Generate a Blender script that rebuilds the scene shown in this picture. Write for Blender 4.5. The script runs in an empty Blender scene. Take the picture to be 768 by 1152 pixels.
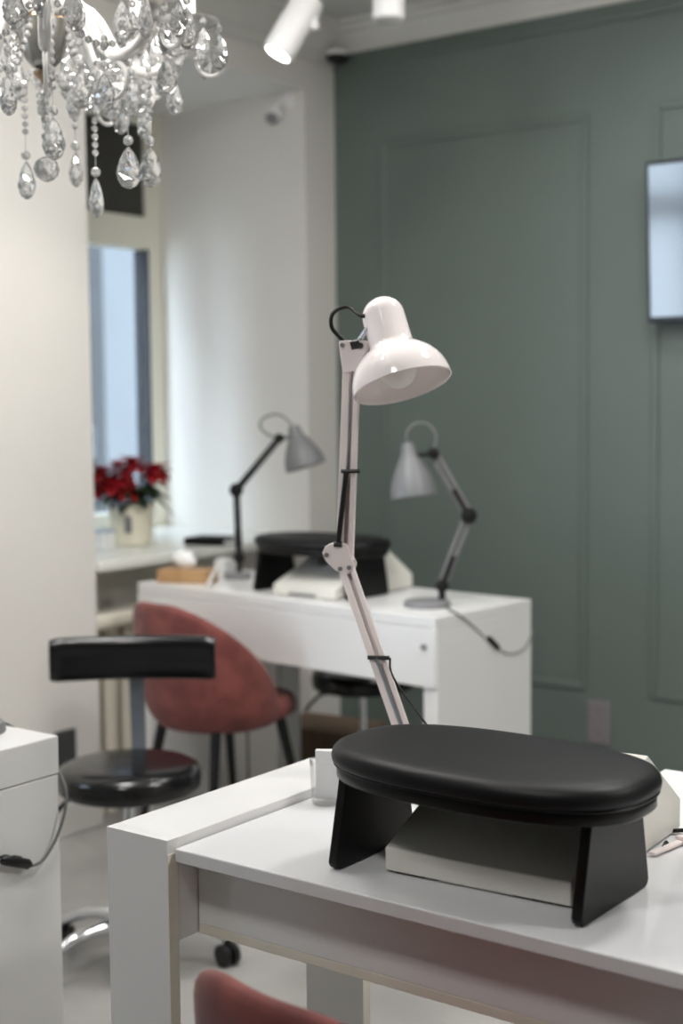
import bpy, bmesh, math, random
from mathutils import Vector as V, Matrix
random.seed(7)
PI = math.pi
S = bpy.context.scene
COL = S.collection

# ------------------------------------------------------------------ materials
def lin(c):
    return tuple(((x/255)/12.92 if x/255 <= .04045 else ((x/255+.055)/1.055)**2.4) for x in c)

def mat(name, rgb, rough=.5, metal=0., var=.04, scale=30., bump=0., bscale=120., emit=None, estr=0., trans=0., ior=1.45,
        sheen=0., coat=0., spec=.5, rgb2=None, rvar=0.):
    m = bpy.data.materials.new(name); m.use_nodes = True
    nt = m.node_tree; b = nt.nodes['Principled BSDF']
    c = lin(rgb)
    tc = nt.nodes.new('ShaderNodeTexCoord')
    nz = nt.nodes.new('ShaderNodeTexNoise'); nz.inputs['Scale'].default_value = scale; nz.inputs['Detail'].default_value = 4
    nt.links.new(tc.outputs['Object'], nz.inputs['Vector'])
    cr = nt.nodes.new('ShaderNodeValToRGB')
    c2 = lin(rgb2) if rgb2 else tuple(x*(1-var) for x in c)
    c1 = c if rgb2 else tuple(min(1, x*(1+var)) for x in c)
    cr.color_ramp.elements[0].color = (*c2, 1); cr.color_ramp.elements[1].color = (*c1, 1)
    cr.color_ramp.elements[0].position = .35; cr.color_ramp.elements[1].position = .65
    nt.links.new(nz.outputs['Fac'], cr.inputs['Fac'])
    nt.links.new(cr.outputs['Color'], b.inputs['Base Color'])
    b.inputs['Roughness'].default_value = rough; b.inputs['Metallic'].default_value = metal
    b.inputs['IOR'].default_value = ior; b.inputs['Transmission Weight'].default_value = trans
    b.inputs['Sheen Weight'].default_value = sheen; b.inputs['Coat Weight'].default_value = coat
    b.inputs['Specular IOR Level'].default_value = spec
    b.inputs['Coat Roughness'].default_value = .08
    if rvar:
        mr = nt.nodes.new('ShaderNodeMapRange')
        mr.inputs['To Min'].default_value = max(0, rough-rvar); mr.inputs['To Max'].default_value = rough+rvar
        nt.links.new(nz.outputs['Fac'], mr.inputs['Value']); nt.links.new(mr.outputs['Result'], b.inputs['Roughness'])
    if emit:
        b.inputs['Emission Color'].default_value = (*lin(emit), 1); b.inputs['Emission Strength'].default_value = estr
    if bump:
        n2 = nt.nodes.new('ShaderNodeTexNoise'); n2.inputs['Scale'].default_value = bscale; n2.inputs['Detail'].default_value = 3
        nt.links.new(tc.outputs['Object'], n2.inputs['Vector'])
        bp = nt.nodes.new('ShaderNodeBump'); bp.inputs['Strength'].default_value = bump; bp.inputs['Distance'].default_value = .002
        nt.links.new(n2.outputs['Fac'], bp.inputs['Height']); nt.links.new(bp.outputs['Normal'], b.inputs['Normal'])
    return m

M = dict(
    wall=mat('painted_wall', (222, 219, 214), .7, var=.012, scale=3, bump=.15, bscale=60),
    green=mat('green_wall_paint', (101, 112, 107), .5, var=.02, scale=3, bump=.15, bscale=50),
    ceil=mat('ceiling_paint', (192, 192, 188), .8, var=.01, scale=2),
    cornice=mat('cornice_paint', (214, 213, 208), .55, var=.01),
    floor=mat('pale_floor', (172, 170, 167), .32, scale=2.2, rgb2=(146, 144, 141), rvar=.08),
    winframe=mat('window_frame_cream', (224, 222, 208), .35, var=.01),
    sill=mat('sill_white', (226, 226, 220), .25, var=.01),
    desk=mat('white_laminate', (228, 227, 226), .3, var=.008, scale=8),
    gloss=mat('white_gloss_laminate', (224, 224, 226), .07, var=.006, scale=8),
    edge=mat('edge_band', (226, 220, 206), .35, var=.02),
    leather=mat('black_leatherette', (10, 10, 12), .47, var=.08, bump=.12, bscale=350, spec=.34),
    blackwood=mat('black_lacquered_board', (11, 10, 10), .36, var=.1, scale=40, spec=.3),
    blackgloss=mat('black_gloss_leatherette', (10, 10, 12), .2, var=.08, bump=.05, bscale=40, spec=.6),
    blackmetal=mat('black_metal', (17, 17, 19), .35, var=.05, spec=.5),
    plastic=mat('black_plastic', (14, 14, 15), .4, var=.05),
    matteblack=mat('matte_black_cover', (14, 14, 15), .8, var=.05, spec=.2),
    chrome=mat('chrome', (216, 218, 222), .14, metal=1., var=.02),
    steel=mat('brushed_steel', (136, 142, 150), .4, metal=.35, var=.05),
    lampwhite=mat('pinkish_white_enamel', (246, 237, 236), .13, var=.006, coat=.6),
    lamparm=mat('pinkish_white_arm_paint', (238, 226, 223), .3, var=.01),
    lampgrey=mat('light_grey_enamel', (112, 113, 115), .4, var=.02),
    lampbase=mat('grey_base', (124, 124, 126), .45, var=.03),
    armgrey=mat('grey_arm_paint', (118, 116, 118), .4, var=.03),
    bulb=mat('frosted_bulb', (232, 228, 224), .35, var=.01),
    collector=mat('collector_white', (224, 222, 214), .42, var=.01),
    velvet=mat('dusty_rose_velvet', (128, 68, 62), .8, scale=14, rgb2=(100, 49, 46), sheen=.12, bump=.25, bscale=220),
    glass=mat('clear_glass', (255, 255, 255), .0, var=0, trans=1., ior=1.45),
    crystal=mat('cut_crystal', (255, 255, 255), .015, var=0, trans=.80, ior=1.46, coat=.6),
    bead=mat('crystal_bead', (255, 255, 255), .03, var=0, trans=.74, ior=1.5, coat=.4),
    armglass=mat('milky_glass_arm', (255, 253, 250), .06, var=.005, trans=.38, ior=1.48),
    candle=mat('candle_sleeve_white', (248, 246, 242), .25, var=.01, emit=(255, 246, 235), estr=.25),
    brass=mat('aged_brass', (150, 128, 104), .35, metal=1., var=.1),
    bowl=mat('smoky_glass_bowl', (150, 147, 142), .2, var=.08, trans=.1, metal=.6, ior=1.5),
    lit=mat('lit_lens', (255, 255, 255), .4, var=0, emit=(255, 250, 242), estr=7.),
    litbulb=mat('lit_candle_bulb', (255, 255, 255), .4, var=0, emit=(255, 240, 220), estr=9.),
    spot=mat('spot_white', (232, 230, 230), .4, var=.01),
    tvbezel=mat('tv_bezel', (16, 18, 28), .35, var=.03),
    tvscreen=mat('tv_screen', (7, 9, 16), .12, var=.02, ior=1.8),
    socket=mat('grey_socket', (128, 124, 126), .45, var=.03),
    socketdark=mat('dark_socket', (70, 70, 72), .45, var=.03),
    paper=mat('tissue_white', (242, 242, 242), .85, var=.01),
    wood=mat('light_wood', (186, 150, 108), .5, scale=25, rgb2=(164, 126, 86)),
    pot=mat('cream_pot', (225, 220, 200), .6, var=.03, scale=20),
    bract=mat('red_bract', (150, 12, 24), .55, var=.25, scale=20),
    leaf=mat('dark_green_leaf', (28, 50, 24), .5, var=.25, scale=20),
    silver=mat('silver_ribbon', (186, 196, 214), .35, metal=.3, var=.05),
    cablegrey=mat('grey_cord', (108, 110, 108), .5, var=.03),
    cablewhite=mat('white_cord', (215, 213, 208), .5, var=.02),
    gasket=mat('gasket_grey', (44, 46, 52), .6, var=.03),
    darkblind=mat('dark_blind', (62, 62, 58), .8, var=.04),
    radiator=mat('radiator_cream', (226, 220, 206), .4, var=.01),
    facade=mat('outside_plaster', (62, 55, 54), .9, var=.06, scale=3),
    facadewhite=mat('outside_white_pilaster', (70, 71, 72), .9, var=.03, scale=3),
    facadewin=mat('outside_window', (30, 33, 36), .25, var=.05),
    asphalt=mat('outside_paving', (120, 118, 116), .9, var=.06),
    cardboard=mat('brown_cardboard', (110, 92, 76), .8, var=.08),
    bronze=mat('copper_wire', (128, 96, 60), .4, metal=1., var=.05),
)

def pane_mat():
    m = bpy.data.materials.new('window_pane_glass'); m.use_nodes = True; nt = m.node_tree
    nt.nodes.remove(nt.nodes['Principled BSDF']); out = nt.nodes['Material Output']
    t = nt.nodes.new('ShaderNodeBsdfTransparent'); t.inputs[0].default_value = (.96, .98, .97, 1)
    g = nt.nodes.new('ShaderNodeBsdfGlossy'); g.inputs['Roughness'].default_value = .01
    mx = nt.nodes.new('ShaderNodeMixShader')
    mx.inputs[0].default_value = .04; nt.links.new(t.outputs[0], mx.inputs[1]); nt.links.new(g.outputs[0], mx.inputs[2])
    nt.links.new(mx.outputs[0], out.inputs['Surface']); return m
M['pane'] = pane_mat()
M['tumbler'] = M['pane'].copy(); M['tumbler'].name = 'tumbler_glass'; [x for x in M['tumbler'].node_tree.nodes if x.type == 'BSDF_TRANSPARENT'][0].inputs[0].default_value = (.985, .985, .985, 1)
_n = M['tumbler'].node_tree; _l = _n.nodes.new('ShaderNodeLayerWeight'); _l.inputs[0].default_value = .22
_n.links.new(_l.outputs['Facing'], [x for x in _n.nodes if x.type == 'MIX_SHADER'][0].inputs[0])

# ------------------------------------------------------------------ mesh builder
class MB:
    def __init__(s): s.bm = bmesh.new()
    def verts(s, vs): return [s.bm.verts.new(v) for v in vs]
    def face(s, vs):
        try: return s.bm.faces.new(vs)
        except ValueError: return None
    def box(s, x0, x1, y0, y1, z0, z1, mtx=None):
        ps = [V((x, y, z)) for z in (z0, z1) for x, y in ((x0, y0), (x1, y0), (x1, y1), (x0, y1))]
        if mtx: ps = [mtx @ p for p in ps]
        v = s.verts(ps)
        for f in ((3, 2, 1, 0), (4, 5, 6, 7), (0, 1, 5, 4), (1, 2, 6, 5), (2, 3, 7, 6), (3, 0, 4, 7)):
            s.face([v[i] for i in f])
        return s
    def rings(s, rings, cap0=True, cap1=True, closed=True):
        R = [s.verts(r) for r in rings]
        n = len(R[0])
        for a, b in zip(R, R[1:]):
            for i in range(n if closed else n-1):
                j = (i+1) % n
                s.face([a[i], a[j], b[j], b[i]])
        if cap0: s.face(list(reversed(R[0])))
        if cap1: s.face(R[-1])
        return s
    @staticmethod
    def frame(d):
        d = V(d).normalized()
        h = V((0, 0, 1)) if abs(d.z) < .9 else V((1, 0, 0))
        u = d.cross(h).normalized(); return u, u.cross(d).normalized(), d
    def cyl(s, a, b, r0, r1=None, seg=20):
        r1 = r0 if r1 is None else r1
        a, b = V(a), V(b); u, w, d = s.frame(b-a)
        R = lambda c, r: [c+(u*math.cos(t)+w*-math.sin(t))*-r for t in [2*PI*i/seg for i in range(seg)]]
        return s.rings([R(a, r0), R(b, r1)])
    def tube(s, pts, r, seg=10, cap=True):
        pts = [V(p) for p in pts]; n = len(pts)
        rr = r if isinstance(r, (list, tuple)) else [r]*n
        rings = []; pu = None
        for i, p in enumerate(pts):
            t = (pts[min(i+1, n-1)]-pts[max(i-1, 0)]).normalized()
            if pu is None: u = s.frame(t)[0]
            else: u = (pu-t*pu.dot(t)).normalized()
            pu = u; w = t.cross(u)
            rings.append([p+(u*math.cos(2*PI*k/seg)+w*math.sin(2*PI*k/seg))*rr[i] for k in range(seg)])
        return s.rings(rings, cap, cap)
    def lathe(s, prof, c=(0, 0, 0), axis=(0, 0, 1), seg=32, cap0=True, cap1=True):
        # prof = [(r, h)] along axis from c
        c = V(c); d = V(axis).normalized(); u, w, d = s.frame(d)
        rings = [[c+d*h+(u*math.cos(2*PI*k/seg)-w*math.sin(2*PI*k/seg))*-max(r, 1e-5) for k in range(seg)] for r, h in prof]
        return s.rings(rings, cap0, cap1)
    def prism(s, poly, fn0, fn1):
        return s.rings([[fn0(*p) for p in poly], [fn1(*p) for p in poly]])
    def ball(s, c, r, sub=2, sc=(1, 1, 1)):
        g = bmesh.ops.create_icosphere(s.bm, subdivisions=sub, radius=r)
        for v in g['verts']: v.co = V((v.co.x*sc[0], v.co.y*sc[1], v.co.z*sc[2]))+V(c)
        return s
    def build(s, name, m, parent=None, smooth=True, bevel=0., bseg=2, angle=35, sub=0):
        bmesh.ops.remove_doubles(s.bm, verts=s.bm.verts, dist=1e-6)
        bmesh.ops.recalc_face_normals(s.bm, faces=s.bm.faces)
        if parent is not None:
            inv = world_mtx(parent).inverted()
            s.bm.transform(inv)
        me = bpy.data.meshes.new(name); s.bm.to_mesh(me); s.bm.free()
        o = bpy.data.objects.new(name, me); COL.objects.link(o)
        me.materials.append(m if not isinstance(m, str) else M[m])
        if smooth:
            for p in me.polygons: p.use_smooth = True
            me.set_sharp_from_angle(angle=math.radians(angle))
        if parent is not None: o.parent = parent
        if bevel:
            bv = o.modifiers.new('Bevel', 'BEVEL'); bv.width = bevel; bv.segments = bseg; bv.limit_method = 'ANGLE'
            bv.angle_limit = math.radians(40)
            if smooth: bv.harden_normals = False
        if sub:
            ss = o.modifiers.new('Subdivision', 'SUBSURF'); ss.levels = sub; ss.render_levels = sub
        return o

def world_mtx(o):
    m = o.matrix_basis.copy(); p = o.parent
    while p is not None: m = p.matrix_basis @ m; p = p.parent
    return m
def thing(name, label, cat, loc=(0, 0, 0), rz=0., group=None):
    o = bpy.data.objects.new(name, None); COL.objects.link(o)
    o.empty_display_size = .05
    o.matrix_basis = Matrix.Translation(V(loc)) @ Matrix.Rotation(rz, 4, 'Z')
    return tag(o, label, cat, group)
def tag(o, label, cat, group=None):
    o['label'] = label; o['category'] = cat
    if group: o['group'] = group
    return o
def struct(o): o['kind'] = 'structure'; return o
def bez(pts, n=8):
    # Catmull-Rom through pts
    P = [V(p) for p in pts]; out = []
    for i in range(len(P)-1):
        p0 = P[max(i-1, 0)]; p1 = P[i]; p2 = P[i+1]; p3 = P[min(i+2, len(P)-1)]
        for k in range(n):
            t = k/n
            out.append(.5*((2*p1)+(p2-p0)*t+(2*p0-5*p1+4*p2-p3)*t*t+(3*p1-p0-3*p2+p3)*t**3))
    out.append(P[-1]); return out
def rot_box(mb, c, ex, ey, ez, ax, ay, az):
    ax, ay, az = V(ax), V(ay), V(az)
    m = Matrix((ax, ay, az)).transposed().to_4x4(); m.translation = V(c)
    return mb.box(-ex/2, ex/2, -ey/2, ey/2, -ez/2, ez/2, m)
def bar(mb, a, b, w, t, side):
    # flat bar from a to b; width w along `side`, thickness t across
    a, b = V(a), V(b); d = (b-a).normalized(); s_ = V(side); s_ = (s_-d*s_.dot(d)).normalized(); n = d.cross(s_)
    return rot_box(mb, (a+b)/2, (b-a).length, w, t, d, s_, n)

# ------------------------------------------------------------------ the room
XW, YG, ZC = -3.25, 4.34, 2.70
XR, YF = 2.4, -3.2
N1 = (3.075, 4.16); N2 = (-1.3, 1.62)        # window niches in the left wall
ZS, ZT = .83, 2.457
struct(MB().box(XW-.9, XR+.15, YF-.2, YG+.15, -.1, 0).build('floor', 'floor', smooth=False))
struct(MB().box(XW-.9, XR+.15, YF-.2, YG+.15, ZC, ZC+.1).build('ceiling', 'ceil', smooth=False))
struct(MB().box(XW-.9, XR+.15, YG, YG+.15, 0, ZC).build('wall_back', 'green', smooth=False))
struct(MB().box(XR, XR+.15, YF-.2, YG, 0, ZC).build('wall_right', 'wall', smooth=False))
w = MB()
for y0, y1 in ((YF-.2, N2[0]), (N2[1], N1[0]), (N1[1], YG)): w.box(XW-.8, XW, y0, y1, 0, ZC)
for y0, y1 in (N1, N2):
    w.box(XW-.8, XW, y0, y1, ZT, ZC)
    w.box(XW-.8, XW-.19, y0, y1, 0, ZS-.03)
struct(w.build('wall_left', 'wall', smooth=False))
w = MB().box(XW-.8, XR+.15, YF-.2, YF, 0, ZC)
struct(w.build('wall_front', 'green', smooth=False))
# cornices
def cornice(name, a, b, inward):
    prof = [(0, 0), (.0, -.095), (.012, -.095), (.016, -.08), (.03, -.07), (.055, -.035), (.075, -.028), (.08, -.014), (.115, -.012), (.115, 0)]
    a, b, n = V(a), V(b), V(inward)
    mb = MB(); mb.prism(prof, lambda u, h: a+n*u+V((0, 0, h)), lambda u, h: b+n*u+V((0, 0, h)))
    return struct(mb.build(name, 'cornice', angle=25))
cornice('trim_1', (XW, YG, ZC), (XR, YG, ZC), (0, -1, 0))
cornice('trim_2', (XW, YF, ZC), (XW, YG, ZC), (1, 0, 0))
# second flat band under the left wall's cornice and a rail under the green wall's one
struct(MB().box(XW, XW+.012, YF, YG, ZC-.135, ZC-.095).build('trim_3', 'cornice', bevel=.003))
struct(MB().box(XW, XR, YG-.012, YG, ZC-.15, ZC-.128).build('trim_4', 'green', bevel=.004))
# raised rectangular mouldings on the green wall
def moulding(name, x0, x1, z0, z1):
    mb = MB(); t = .024; d = .009
    mb.box(x0, x0+t, YG-d, YG, z0, z1).box(x1-t, x1, YG-d, YG, z0, z1)
    mb.box(x0+t, x1-t, YG-d, YG, z0, z0+t).box(x0+t, x1-t, YG-d, YG, z1-t, z1)
    return struct(mb.build(name, 'green', bevel=.006, bseg=3))
moulding('trim_5', -3.045, -2.198, .335, 2.268)
moulding('trim_6', -1.967, -.9, .335, 2.268)
moulding('trim_7', -.68, .5, .335, 2.268)
struct(MB().box(XW, XR, YG-.014, YG, 0, .10).build('baseboard_back', 'green', bevel=.004))
struct(MB().box(XW, XW+.014, YF, N1[0], 0, .10).build('baseboard_left', 'cornice', bevel=.004))
# windows in the niches
def niche_window(i, y0, y1, blind, x=XW-.80):
    fr = MB(); t = .075
    zt = 1.925; zb = ZS
    fr.box(x, x+.07, y0, y0+t, zb, ZT).box(x, x+.07, y1-t, y1, zb, ZT)
    fr.box(x, x+.07, y0+t, y1-t, zb, zb+.07).box(x, x+.07, y0+t, y1-t, ZT-.05, ZT).box(x, x+.07, y0+t, y1-t, zt, zt+.125)
    ym = (y0+y1)/2
    fr.box(x, x+.07, ym-.05, ym+.05, zb+.07, zt)
    f = struct(fr.build('window_%d' % i, 'winframe', bevel=.004))
    g = MB().box(x+.03, x+.036, y0+t, y1-t, zb+.07, ZT-.05).build('window_glass', 'pane', f, smooth=False)
    if blind:
        MB().box(x+.04, x+.052, y0+t+.004, y1-t-.004, zt+.125, ZT-.052).build('dark_blind', 'darkblind', f, smooth=False)
    gk = MB().box(x-.004, x+.029, y1-t-.006, y1-t, zb+.07, zt).box(x+.037, x+.074, y1-t-.006, y1-t, zb+.07, zt).build('gasket', 'gasket', f, smooth=False)
    return f
niche_window(1, *N1, True)
niche_window(2, *N2, False, XW-.24)
for i, (y0, y1, xs) in enumerate(((*N1, XW-.735), (*N2, XW-.18))):
    struct(MB().box(xs, XW+.02, y0+.002, y1-.002, ZS-.03, ZS+.002).build('trim_%d' % (8+i), 'sill', bevel=.006))

# outside
st = MB().box(-16, XW-1.2, -14, 22, -3.2, -3.0).build('street_paving', 'asphalt', smooth=False)
struct(st)
fa = thing('neighbouring_building', 'plastered building across the street seen blurred through the window', 'building', (-9.5, 8.6, -3.0))
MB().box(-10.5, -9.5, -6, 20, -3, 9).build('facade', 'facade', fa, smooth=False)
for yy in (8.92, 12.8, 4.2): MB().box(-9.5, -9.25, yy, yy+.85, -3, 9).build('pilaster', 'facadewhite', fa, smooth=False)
for yy in (2.9, 5.3, 7.75, 10.2, 11.5, 13.9):
    for zz in (-2.6, -.25, 1.2, 3.5):
        h = .95 if zz == 1.2 else 1.0
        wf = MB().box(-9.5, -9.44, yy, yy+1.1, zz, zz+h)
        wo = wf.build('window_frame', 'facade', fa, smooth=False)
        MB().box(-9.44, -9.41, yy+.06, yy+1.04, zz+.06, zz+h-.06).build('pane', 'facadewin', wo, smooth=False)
    MB().box(-9.5, -9.36, yy-.05, yy+1.15, .82, 1.12).build('ledge', 'facadewhite', fa, smooth=False)

# ------------------------------------------------------------------ radiator under the sill
rd = thing('radiator', 'cream column radiator under the window sill', 'radiator', (XW-.10, 3.6, 0))
mb = MB()
for k in range(12):
    y = 3.14+k*.08
    mb.cyl((XW-.10, y, .12), (XW-.10, y, .62), .028, seg=12)
mb.build('columns', 'radiator', rd)
MB().box(XW-.14, XW-.045, 3.11, 4.06, .60, .655).build('header', 'radiator', rd, bevel=.02, bseg=3)
MB().box(XW-.14, XW-.045, 3.11, 4.06, .09, .145).build('header', 'radiator', rd, bevel=.02, bseg=3)
for y in (3.18, 4.0): MB().box(XW-.125, XW-.06, y-.02, y+.02, 0, .10).build('foot', 'radiator', rd)
MB().cyl((XW-.09, 3.098, .63), (XW-.09, 3.078, .63), .018).build('valve', 'plastic', rd)

# ------------------------------------------------------------------ desks
def near_desk():
    x0, x1, y0, y1 = -1.372, -.19, 1.307, 1.752
    t = thing('manicure_desk', 'white glossy manicure desk with raised end in the foreground', 'desk', ((x0+x1)/2, (y0+y1)/2, 0))
    zt, zr = .750, .763
    for a, b in ((x0, x0+.111), (x1-.111, x1)):
        MB().box(a, b, y0+.018, y1-.018, .624, zr).build('raised_end', 'desk', t, bevel=.0012)
        for c, d in ((y0, y0+.018), (y1-.018, y1)):
            MB().box(a, b, c, d, 0, zr).build('leg', 'desk', t, bevel=.0006)
            MB().box(b, b+.0012, c, d, 0, zr-.019).build('edge_strip', 'edge', t, smooth=False)
    MB().box(x0+.113, x1-.111, y0+.012, y1-.004, zt-.018, zt).build('tabletop', 'gloss', t, bevel=.0015)
    MB().box(x0+.113, x1-.111, y0+.056, y0+.074, .637, zt-.018).box(x0+.113, x1-.111, y1-.074, y1-.056, .637, zt-.018).build('apron', 'desk', t, bevel=.001)
    MB().box(x0+.113, x1-.111, y0+.056, y1-.056, .624, .637).build('under_panel', 'edge', t, bevel=.001)
    return t
near_desk()

def far_desk():
    # local frame: origin at the front right corner, x to the left negative
    o = thing('manicure_desk', 'white desk with a flush drawer front standing before the green wall', 'desk', (-1.969, 3.042, 0), math.radians(-5))
    mtx = o.matrix_basis
    L, D, H = 1.172, .432, .770
    def B(*a): return MB().box(*a, mtx)
    B(-L, 0, 0, D, H-.03, H).build('tabletop', 'desk', o, bevel=.002)
    B(-.045, 0, 0.004, D, 0, H-.03).build('end_panel', 'desk', o, bevel=.002)
    B(-L, -L+.045, 0.004, D, 0, H-.03).build('end_panel', 'desk', o, bevel=.002)
    dr = B(-L+.002, -.002, -.004, .016, .585, H-.032).build('drawer', 'desk', o, bevel=.002)
    k = MB(); k.cyl(mtx @ V((-.035, -.003, .692)), mtx @ V((-.035, -.013, .692)), .007); k.build('lock', 'socket', dr)
    B(-L+.045, -.045, .02, D-.03, .60, .618).build('drawer_bottom', 'plastic', o)
    B(-L+.045, -L+.30, .30, D-.02, .02, .585).build('pedestal', 'desk', o, bevel=.002)
    B(-L+.170, -L+.174, .296, .30, .03, .58).build('door_gap', 'plastic', o, smooth=False)
    return o
far_desk()

def left_desk():
    x1, y1 = -1.798, 1.607; x0, y0 = x1-1.17, y1-.44
    o = thing('manicure_desk', 'white desk cropped by the left edge with a cord hanging down its side', 'desk', ((x0+x1)/2, (y0+y1)/2, 0))
    MB().box(x0, x1, y0, y1, .705, .77).build('tabletop', 'desk', o, bevel=.002)
    for a, b in ((x0, x0+.045), (x1-.045, x1)): MB().box(a, b-.001, y0+.002, y1-.002, 0, .7035).build('end_panel', 'desk', o, bevel=.002)
    MB().box(x0+.045, x1-.046, y1-.14, y1-.12, .35, .7035).build('back_panel', 'desk', o, bevel=.002)
    return o
left_desk()

# ------------------------------------------------------------------ armrest cushions on black legs
def armrest(c, rz, label, sc=1.0):
    o = thing('armrest', label, 'armrest', c, rz, None)
    T = o.matrix_basis @ Matrix.Scale(sc, 4)
    def sup(a, b, z, n=2.6, N=72):
        r = []
        for k in range(N):
            t = 2*PI*k/N; ct, stt = math.cos(t), math.sin(t)
            r.append(T @ V((a*math.copysign(abs(ct)**(2/n), ct), b*math.copysign(abs(stt)**(2/n), stt), z)))
        return r
    A, B_ = .207, .119
    mb = MB()
    prof = [(-.010, .129), (-.003, .1305), (0, .134), (.0008, .140), (-.001, .147), (-.005, .152), (-.013, .1552), (-.03, .157), (-.06, .1582), (-.095, .1588)]
    rings = [sup(A+i, B_+max(i, -.105), z) for i, z in prof]
    mb.rings(rings); mb.build('cushion', 'leather', o, angle=60)
    mb = MB(); mb.rings([sup(A-.006, B_-.010, .1115), sup(A-.004, B_-.008, .1135), sup(A-.004, B_-.008, .127), sup(A-.006, B_-.010, .129)])
    mb.build('board', 'blackwood', o, angle=50)
    # piping between the two
    mb = MB(); mb.rings([sup(A-.002, B_-.005, .1275), sup(A-.0008, B_-.003, .1293), sup(A-.002, B_-.005, .1310)]); mb.build('piping', 'leather', o)
    for x0 in (-.181, .153):
        poly = []
        def arc(cx, cy, r, a0, a1, n=6):
            for k in range(n+1):
                a = a0+(a1-a0)*k/n; poly.append((cx+r*math.cos(a), cy+r*math.sin(a)))
        rr = .011
        arc(-.086+rr, rr, rr, 1.5*PI, 1.0*PI+.15); poly.append((-.062, .1125)); poly.append((.066, .1125))
        arc(.087-rr, rr, rr, -.15, -.5*PI)
        mb = MB(); mb.prism(poly, lambda y, z: T @ V((x0, y, z+.0005)), lambda y, z: T @ V((x0+.0135, y, z+.0005)))
        mb.build('leg', 'blackwood', o, bevel=.0015)
    return o
armrest((-.864, 1.453, .7502), 0, 'black padded armrest cushion on two board legs, in focus on the foreground desk')
armrest((-2.505, 3.262, .7702), math.radians(-3), 'blurred black armrest cushion on the desk before the green wall', 1.06)

# ------------------------------------------------------------------ wedge dust collectors
def collector(c, rz, label, wd=.247, vent=False):
    o = thing('dust_collector', label, 'dust collector', c, rz)
    T = o.matrix_basis
    prof = [(0, .003), (0, .031), (.236, .1265), (.356, .042), (.356, .003)]
    mb = MB(); mb.prism(prof, lambda y, z: T @ V((0, y, z)), lambda y, z: T @ V((wd, y, z)))
    mb.build('housing', 'collector', o, bevel=.0015)
    for x in (.012, wd-.052):
        MB().box(x, x+.04, .006, .03, 0, .0032, T).build('foot', 'plastic', o)
    MB().box(.075, wd-.075, .003, .32, .0012, .0031, T).build('base_plate', 'collector', o, smooth=False)
    # fan grille on the sloped face
    mb = MB(); s_ = (.1265-.031)/.236; n = V((0, -s_, 1)).normalized()
    cc = V((wd/2, .15, .031+.15*s_))
    for r in (.02, .032, .044, .056):
        pts = [cc+n*.001+V((1, 0, 0))*r*math.cos(a)+V((0, 1, s_)).normalized()*r*math.sin(a) for a in [2*PI*k/24 for k in range(25)]]
        mb.tube([T @ p for p in pts], .0016, 6, False)
    mb.build('fan_grille', 'chrome', o)
    if vent:
        MB().box(.06, .16, -.002, .004, .004, .012, T).build('vent_slot', 'lampbase', o, smooth=False)
    return o
collector((-.982, 1.400, .7502), math.radians(3.5), 'white wedge shaped nail dust collector under the sharp black armrest in front')
collector((-2.600, 3.155, .7702), math.radians(-3), 'white wedge shaped nail dust collector under the blurred armrest at the back', .235, True)

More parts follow.
